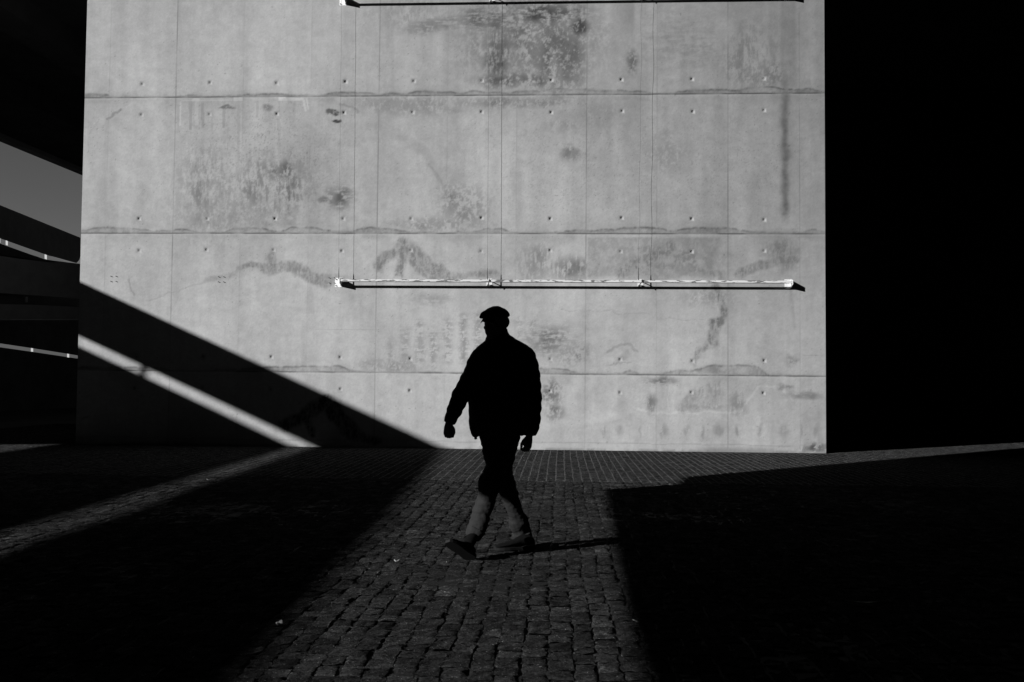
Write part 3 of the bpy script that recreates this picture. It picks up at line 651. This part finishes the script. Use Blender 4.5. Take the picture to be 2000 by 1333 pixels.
sky_blocker = slab('sky_blocker', [(-4.45, -22), (22, -22), (22, 9), (-4.45, 8.4)], 7.0, 7.6, M_dark, 'added flat slab shutting out sky light over the camera, out of the picture', 'sky_blocker')  # added above the camera to deepen the shade
mb = MB(); mb.box(21.4, 22, -22, 33, 0, 10); tag(mb.build('side_blocker', M_dark), 'added dark slab shutting out light on the right, out of the picture', 'wall')  # added, unseen, to keep stray light out at the right
mb = MB(); mb.box(-4.4, 21.3, -22.6, -22.02, 0, 7.5); tag(mb.build('rear_blocker', M_dark), 'added dark slab shutting out light behind the camera, out of the picture', 'wall')  # added, unseen, to keep stray light out from behind

# ------------------------------------------------------------------ the walking man
MY = 6.55
def mp_(x, y, d=0): return Vector(atY(x, y, MY + d))
PXM = MY / FPX                                   # metres per picture pixel at the man
man = empty('person', (-.08, 6.55, 0)); tag(man, 'man in flat cap and dark padded jacket striding left across the setts', 'person')
def limb(mb, pts, seg=14, sub=5):
    """pts: (x, y, depth, radius px across, depth radius px)"""
    P = np.array([p if len(p) == 5 else tuple(p) + (p[3],) for p in pts], float)
    n = len(P); out_ = []
    for i in range(n - 1):
        p0, p1, p2, p3 = P[max(i - 1, 0)], P[i], P[i + 1], P[min(i + 2, n - 1)]
        for k in range(sub):
            t = k / sub; out_.append(.5 * (2 * p1 + (p2 - p0) * t + (2 * p0 - 5 * p1 + 4 * p2 - p3) * t * t + (3 * p1 - p0 - 3 * p2 + p3) * t ** 3))
    out_.append(P[-1]); out_ = np.array(out_); rings = []
    for i, p in enumerate(out_):
        c = mp_(p[0], p[1], p[2]); a_ = out_[max(i - 1, 0)]; b_ = out_[min(i + 1, len(out_) - 1)]
        t = (mp_(*b_[:3]) - mp_(*a_[:3])).normalized()
        side = Vector((0, 1, 0)).cross(t)
        side = side.normalized() if side.length > .05 else Vector((1, 0, 0)); dep = t.cross(side).normalized()
        rings.append([c + (side * math.cos(q) * p[3] + dep * math.sin(q) * p[4]) * PXM for q in [2 * math.pi * k / seg for k in range(seg)]])
    mb.loft(rings); return out_
def puff(pts, per=20, amp=1.1):
    return pts
# --- trousers
mb = MB()
limb(mb, [(970, 832, 0, 34, 30), (972, 846, 0, 37, 32), (976, 858, 0, 38, 32), (977, 872, 0, 34, 30)], 20)
limb(mb, [(962, 850, -.02, 24, 30), (964, 880, -.04, 24, 29), (970, 908, -.06, 20.5, 26), (962, 930, -.08, 20, 25), (957.5, 943, -.09, 19.5, 24), (954, 958, -.09, 19, 22), (950, 976, -.09, 17.5, 18), (941, 1004, -.10, 17, 15), (929, 1036, -.13, 16, 13), (922, 1050, -.14, 13.5, 12)])
limb(mb, [(992, 850, .02, 24, 28), (988, 880, .04, 23, 27), (981, 908, .06, 20.5, 25), (985, 932, .09, 20, 24), (990, 952, .12, 19, 22), (998, 975, .15, 18, 18), (1007, 1001, .19, 17.5, 15), (1017.5, 1034, .25, 19.5, 13.5), (1020.5, 1047, .27, 20, 13), (1022, 1060, .28, 19, 12.5)])
limb(mb, [(946, 928, -.1, 5, 9), (944, 937, -.1, 6.2, 10), (947, 948, -.1, 5, 8)])
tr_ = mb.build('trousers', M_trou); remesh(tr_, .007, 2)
# soft folds
def folds(o, amp, fx, fz, seed):
    me = o.data; n = len(me.vertices); co = np.empty(n * 3, np.float32); me.vertices.foreach_get('co', co); co = co.reshape(-1, 3)
    no_ = np.empty(n * 3, np.float32); me.vertices.foreach_get('normal', no_); no_ = no_.reshape(-1, 3)
    d = amp * ((fbm(co[:, 0] * fx + co[:, 1] * fx * .7 + 9, co[:, 2] * fz + co[:, 0] * 3, seed, 3) - .5) * 2)
    co += no_ * d[:, None]; me.vertices.foreach_set('co', co.ravel()); me.update()
folds(tr_, .016, 7, 13, 200); folds(tr_, .006, 22, 34, 203); adopt(tr_, man)
# turned-up cuffs
for pts in ([(931.5, 1033, -.125, 17.8, 15), (927, 1042, -.13, 17.4, 14.5), (922.5, 1050, -.14, 16, 14)], [(1019, 1039, .255, 20.6, 15.5), (1020.5, 1048, .27, 20.8, 15.5), (1022, 1059, .28, 20, 15)]):
    mb = MB(); limb(mb, pts, 18, 4); c = mb.build('trouser_cuff', M_trou); remesh(c, .006, 1); folds(c, .009, 14, 26, 210); adopt(c, man)
# --- jacket
mb = MB()
torso = [(972, 652, .02, 18.5, 17), (979, 659, .02, 24, 20), (980.5, 663, .02, 27.5, 21), (982, 668, .02, 37, 23), (983, 674, .02, 46.5, 26), (983.5, 681, .02, 54, 30), (982, 690, .01, 57, 33), (981, 705, 0, 58, 36), (978, 725, 0, 57, 39), (975, 745, 0, 56, 40), (973, 765, 0, 56, 40), (971.5, 785, 0, 55.5, 40), (971, 805, 0, 54.5, 39), (971, 822, 0, 54.5, 38), (971.5, 838, 0, 54, 37), (972, 848, 0, 50, 35), (973, 851, 0, 47, 33)]
rings = []
o_ = []
P = np.array(torso, float)
for i in range(len(P) - 1):
    for k in range(5): o_.append(P[i] + (P[i + 1] - P[i]) * k / 5)
o_.append(P[-1])
for p in o_:
    g = 1 + .022 * abs(math.sin(math.pi * (p[1] - 690) / 21)) * (1 if p[1] > 685 else 0)
    rg = []
    for k in range(32):
        q = 2 * math.pi * k / 32; c_, s_ = math.cos(q), math.sin(q)
        c_ = math.copysign(abs(c_) ** .82, c_); s_ = math.copysign(abs(s_) ** .82, s_)
        rg.append(mp_(p[0], p[1], p[2]) + Vector((c_ * p[3] * PXM * g, s_ * p[4] * PXM * g, 0)))
    rings.append(rg)
mb.loft(rings)
def sleeve(mb, pts, per, amp):
    P = np.array(pts, float); out_ = []
    n = len(P); L_ = 0
    for i in range(n - 1):
        m_ = 8; d = math.hypot(P[i + 1][0] - P[i][0], P[i + 1][1] - P[i][1])
        for k in range(m_):
            p = P[i] + (P[i + 1] - P[i]) * k / m_; g = abs(math.sin(math.pi * (L_ + d * k / m_) / per)) * amp
            out_.append(tuple(p[:3]) + (p[3] + g, p[4] + g))
        L_ += d
    out_.append(tuple(P[-1])); limb(mb, out_, 18, 1)
sleeve(mb, [(943, 690, 0, 16, 18), (935.5, 703, -.02, 19, 21), (925, 729, -.05, 19, 21), (911, 757, -.09, 17.8, 19), (899, 776, -.12, 16.5, 17), (890, 797, -.15, 14.2, 15), (881.5, 815, -.18, 12, 13), (877.5, 827, -.19, 10.4, 11.5)], 17, 1.6)
sleeve(mb, [(1018, 686, .02, 16, 18), (1028, 698, .02, 18, 21), (1032, 718, .02, 20, 22), (1035.5, 745, .02, 20.5, 22), (1038, 772, 0, 19.6, 21), (1038.5, 797, -.02, 18.4, 20), (1037.5, 818, -.04, 17, 18), (1035.5, 836, -.05, 16.5, 17), (1034, 850, -.06, 13.5, 15)], 21, 1.7)
# stand collar
limb(mb, [(971, 641, .03, 15.5, 14), (971, 648, .02, 18, 16), (971, 656, .02, 20.5, 18), (971, 667, .02, 24, 20)], 20)
limb(mb, [(984, 642, .04, 6, 11), (986, 652, .04, 7, 12), (990, 662, .03, 9, 12)], 12)
# hem drops at the left with its cord toggle
limb(mb, [(922, 836, -.06, 5, 8), (926, 848, -.07, 5.5, 7), (929, 853, -.07, 3.5, 5)], 10)
limb(mb, [(933, 846, -.06, 5, 8), (930, 852, -.07, 3.5, 5)], 10)
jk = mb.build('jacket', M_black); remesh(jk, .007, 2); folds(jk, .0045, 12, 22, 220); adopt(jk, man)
mb = MB(); limb(mb, [(929, 851, -.08, 1.8, 1.8), (929, 855, -.08, 2.8, 2.8), (929.4, 858.5, -.08, 2.6, 2.6)], 10); adopt(mb.build('toggle', M_black, None, True), jk)
mb = MB(); limb(mb, [(962, 668, -.125, 1, 1), (957, 700, -.145, 1, 1), (953, 760, -.15, 1, 1), (950, 845, -.14, 1, 1)], 6); adopt(mb.build('zip', M_shoe, None, True), jk)

# --- body: one continuous surface, head, neck, trunk, arms, hands, legs
mb = MB()
hd = mp_(967.5, 630, .0)                      # head centre
yaw = math.radians(-38)                       # face turned to the left of the picture, towards the camera
Rz = Matrix.Rotation(yaw, 3, 'Z')
Rt = Rz @ Matrix.Rotation(math.radians(8), 3, 'X')
def hp(x, y, z): return hd + Rt @ Vector((x, y, z))     # -y is out of the face
mb.ball(hp(0, .012, .022), (.076, .094, .092), 14, Rt)
mb.ball(hp(0, -.012, -.035), (.068, .076, .080), 12, Rt)
mb.ball(hp(0, -.034, -.050), (.056, .056, .060), 12, Rt)
mb.ball(hp(0, -.048, -.090), (.038, .038, .028), 10, Rt)            # chin
mb.ball(hp(0, -.078, .018), (.052, .014, .013), 10, Rt)             # brow
mb.tube([hp(0, -.078, .010), hp(0, -.094, -.012), hp(0, -.104, -.030), hp(0, -.088, -.038)], [.008, .010, .0125, .010], 10)
for s_ in (-1, 1):
    mb.ball(hp(s_ * .011, -.090, -.033), (.008, .010, .007), 8, Rt)
    mb.ball(hp(s_ * .031, -.066, -.004), (.013, .012, .010), 8, Rt)  # eyeball and lid
    mb.ball(hp(s_ * .040, -.056, -.030), (.020, .016, .015), 8, Rt)  # cheekbone
    mb.ball(hp(s_ * .075, .012, -.010), (.010, .020, .030), 8, Rt)   # ear
    mb.ball(hp(s_ * .082, .020, -.002), (.006, .015, .018), 8, Rt)
mb.ball(hp(0, -.083, -.053), (.023, .008, .0055), 8, Rt); mb.ball(hp(0, -.080, -.064), (.020, .009, .006), 8, Rt)   # lips
limb(mb, [(971, 645, .03, 16, 16), (972, 660, .03, 17, 17), (974, 672, .02, 24, 20)], 16)
limb(mb, [(976, 672, .02, 34, 20), (980, 692, .01, 46, 27), (976, 730, 0, 42, 29), (973, 770, 0, 38, 27), (973, 805, 0, 37, 27), (975, 845, 0, 33, 26), (976, 862, 0, 28, 24)], 20)
limb(mb, [(940, 692, 0, 13), (925, 722, -.05, 13), (907, 760, -.10, 11), (893, 790, -.15, 9.5), (880, 820, -.19, 7), (877, 830, -.20, 6.8)], 12)
limb(mb, [(1018, 690, .02, 13), (1030, 722, .02, 13), (1037, 768, 0, 11.5), (1038, 805, -.03, 10), (1034, 842, -.06, 7.5), (1033.5, 853, -.06, 7.2)], 12)
limb(mb, [(963, 850, -.02, 20), (966, 895, -.05, 17), (957, 945, -.09, 14), (941, 1000, -.10, 12), (925, 1045, -.14, 9), (914, 1062, -.17, 8)], 12)
limb(mb, [(990, 850, .02, 20), (985, 895, .05, 17), (991, 950, .12, 14), (1007, 1000, .19, 12), (1021, 1045, .27, 9), (1024, 1064, .29, 8)], 12)
# hands: palm, four curled fingers of different length, thumb from its side
def hand(mb, wrist, down, across, front, k=1.0, curl=1.0, spread=.0):
    w_ = Vector(wrist); D_ = Vector(down).normalized(); A_ = Vector(across).normalized(); A_ = (A_ - D_ * A_.dot(D_)).normalized(); F_ = D_.cross(A_).normalized()
    if F_.dot(Vector(front)) < 0: F_ = -F_
    q = lambda a, d, f: w_ + (A_ * a + D_ * d + F_ * f) * k
    for a in (-.028, -.010, .010, .028):
        mb.tube([q(a * .5, -.01, 0), q(a * .8, .03, 0), q(a, .075, .002), q(a * 1.02, .088, .005)], [.016, .016, .0135, .011], 10)
    for i, (a, l) in enumerate(((.031, .066), (.011, .076), (-.010, .071), (-.030, .056))):
        pts = [q(a, .082, .004)]; ang = .35 * curl; p = Vector((a, .082, .004))
        for seg_, sl_ in enumerate((.46, .30, .24)):
            p = p + Vector((spread * (1 - seg_ * .3) * a, math.cos(ang) * l * sl_, math.sin(ang) * l * sl_)); pts.append(q(*p)); ang += (.95 - .1 * seg_ + .08 * i) * curl
        mb.tube(pts, [.0098, .0092, .0084, .0072], 10)
    mb.tube([q(.026, .018, .006), q(.046, .045, .016), q(.044, .068, .030), q(.034, .086, .036)], [.013, .0125, .0105, .0085], 10)
hand(mb, mp_(876.5, 828, -.20), (-.10, -.25, -1), (.75, -.65, 0), (.7, .6, 0), .82, 1.5)
hand(mb, mp_(1033.5, 852, -.065), (-.10, -.15, -1), (-.55, -.85, 0), (-.8, .5, 0), .94, 1.4)
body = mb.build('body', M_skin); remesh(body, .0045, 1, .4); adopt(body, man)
for s_ in (-1, 1):
    mb = MB(); mb.ball(hp(s_ * .031, -.0735, -.003), (.0085, .006, .005), 8, Rt); adopt(mb.build('eye', M_litter, None, True), man)
# hair under the cap
mb = MB(); mb.ball(hp(0, .030, -.002), (.079, .084, .062), 12, Rt); hr = mb.build('hair', mat('grey_hair', .06, .9, .1, var=.3, vscale=90), None, True); adopt(hr, man)
# flat cap: crown sloping forward onto a short stiff peak
mb = MB()
prof = [(-.112, .040, .014, .046), (-.102, .046, .026, .058), (-.080, .052, .038, .068), (-.050, .052, .046, .077), (-.015, .053, .056, .082), (.025, .051, .058, .083), (.062, .046, .052, .078), (.090, .040, .038, .064), (.106, .032, .020, .042)]
rg = []
for y_, zc, hz_, hx_ in prof:
    rg.append([hp(hx_ * math.cos(q), y_, zc + hz_ * (math.sin(q) if math.sin(q) > 0 else .55 * math.sin(q))) for q in [2 * math.pi * k / 20 for k in range(20)]])
mb.loft(rg); cap = mb.build('cap', M_cap); remesh(cap, .005, 3); folds(cap, .002, 30, 30, 230); adopt(cap, man)
mb = MB(); rg = []
for q_ in np.linspace(-1, 1, 15):
    x_ = .054 * q_; y_ = -.092 - .020 * math.cos(q_ * 1.45); z_ = .036 - .014 * q_ * q_
    rg.append([hp(x_, -.07, z_ + .010), hp(x_ * 1.02, y_, z_ - .016), hp(x_ * 1.02, y_, z_ - .020), hp(x_, -.07, z_ + .004)])
mb.loft(rg); adopt(mb.build('peak', M_cap, None, True), cap)

# --- shoes
def shoe(heel, toe, up, wd, name='shoe'):
    h = Vector(heel); t = Vector(toe); ax = (t - h); L_ = ax.length; ax.normalize(); up = Vector(up); up = (up - ax * up.dot(ax)).normalized(); sd_ = ax.cross(up)
    mb = MB(); rings = []
    prof = [(0, .018, .034, .050), (.03, .042, .037, .078), (.12, .046, .038, .095), (.25, .044, .037, .098), (.38, .040, .037, .088), (.52, .042, .042, .066), (.68, .046, .047, .052), (.82, .043, .044, .044), (.93, .032, .032, .035), (1.0, .014, .016, .022)]
    for q, w0, w1, hh in prof:
        c = h + ax * q * L_; rg = []
        for k in range(16):
            a_ = 2 * math.pi * k / 16; cx = math.cos(a_); sx = math.sin(a_)
            rg.append(c + sd_ * cx * w0 * wd + up * (.020 + (hh - .020) * (sx * .5 + .5)))
        rings.append(rg)
    mb.loft(rings); o = mb.build(name, M_shoe); remesh(o, .005, 2)
    adopt(o, man)
    mb = MB(); rings = []
    for q, w0, w1, hh in prof:
        c = h + ax * (q * 1.02 - .01) * L_; ww = max(w0, .02) * 1.08 * wd; z0 = 0 if (q < .3 or q > .36) else 0
        tk = .026 if q < .32 else .018
        rings.append([c - sd_ * ww + up * z0, c + sd_ * ww + up * z0, c + sd_ * ww + up * tk, c - sd_ * ww + up * tk])
    mb.loft(rings); s = mb.build('sole', M_sole); s.parent = o; s.matrix_parent_inverse = Matrix.Identity(4)
    return o
hf = Vector(onground(922, 1095)) ; hf.z = .004
tf = Vector(atY(884, 1067, hf.y - .13))
tf = hf + (tf - hf).normalized() * .262
shoe(hf, tf, (-.1, .55, 1), .86)
hb = Vector(onground(1042, 1071.5)); hb.z = .004
tb = Vector(onground(967, 1076.5)); tb.z = .006
shoe(hb, tb, (0, 0, 1), 1.0)
# ankles joined in socks
for pts in ([(925, 1046, -.14, 11, 12), (917, 1060, -.19, 11, 12), (912, 1070, -.21, 12, 13)], [(1023, 1052, .27, 12, 12), (1027, 1063, .28, 13, 13), (1029, 1068, .28, 13, 13)]):
    mb = MB(); limb(mb, pts, 14, 4); adopt(mb.build('sock', M_shoe, None, True), man)

# ------------------------------------------------------------------ litter on the paving
def leaf(px, py, L_, W_, ang, label, name='fallen_leaf', cat='leaf', curl=.012, mt=None, grp=None):
    c = Vector(onground(px, py)); n = 9; V_ = []; F = []
    for i in range(n + 1):
        t = i / n; hw_ = W_ * math.sin(math.pi * min(1, t * .97 + .015)) ** .8 * (1 + .15 * math.sin(t * 17 + px))
        for j, s_ in enumerate((-1, 0, 1)):
            x = (t - .5) * L_; y = s_ * hw_; z = .006 + curl * (abs(s_) * .8 + (2 * t - 1) ** 2) + .002
            V_.append((x * math.cos(ang) - y * math.sin(ang), x * math.sin(ang) + y * math.cos(ang), z))
    for i in range(n):
        for j in range(2): F.append((3 * i + j, 3 * i + j + 1, 3 * i + j + 4, 3 * i + j + 3))
    o = mesh_obj(name, V_, F, mt or M_leaf, None, True); o.location = c
    md = o.modifiers.new('t', 'SOLIDIFY'); md.thickness = .0012
    tag(o, label, cat, grp); return o
leaf(1687, 1183, .20, .014, -.10, 'long pale curled strip of bark lying in the shade at right', 'bark_strip', 'bark', .010, M_litter)
leaf(316, 1187, .045, .014, .2, 'small pale dry leaf in the dark, lowest at left', grp=None)
leaf(545, 1225, .045, .016, 1.3, 'dry leaf at the shadow edge in the foreground left of the man')
leaf(390, 983, .05, .013, .3, 'tiny dry leaf in the dark below the thin light streak')
leaf(408, 940, .05, .007, .25, 'narrow pale leaf lying in the thin light streak')
leaf(775, 1101, .035, .006, .2, 'thin pale leaf on the lit setts left of the shoes')
c = Vector(onground(1242, 1218)); mb = MB(); mb.tube([c + Vector((-.012, .025, .012)), c + Vector((.012, -.025, .012))], .0032, 8)
cig = mb.build('cigarette_end', M_litter); tag(cig, 'white cigarette end beside the shadow edge in the right foreground', 'cigarette')
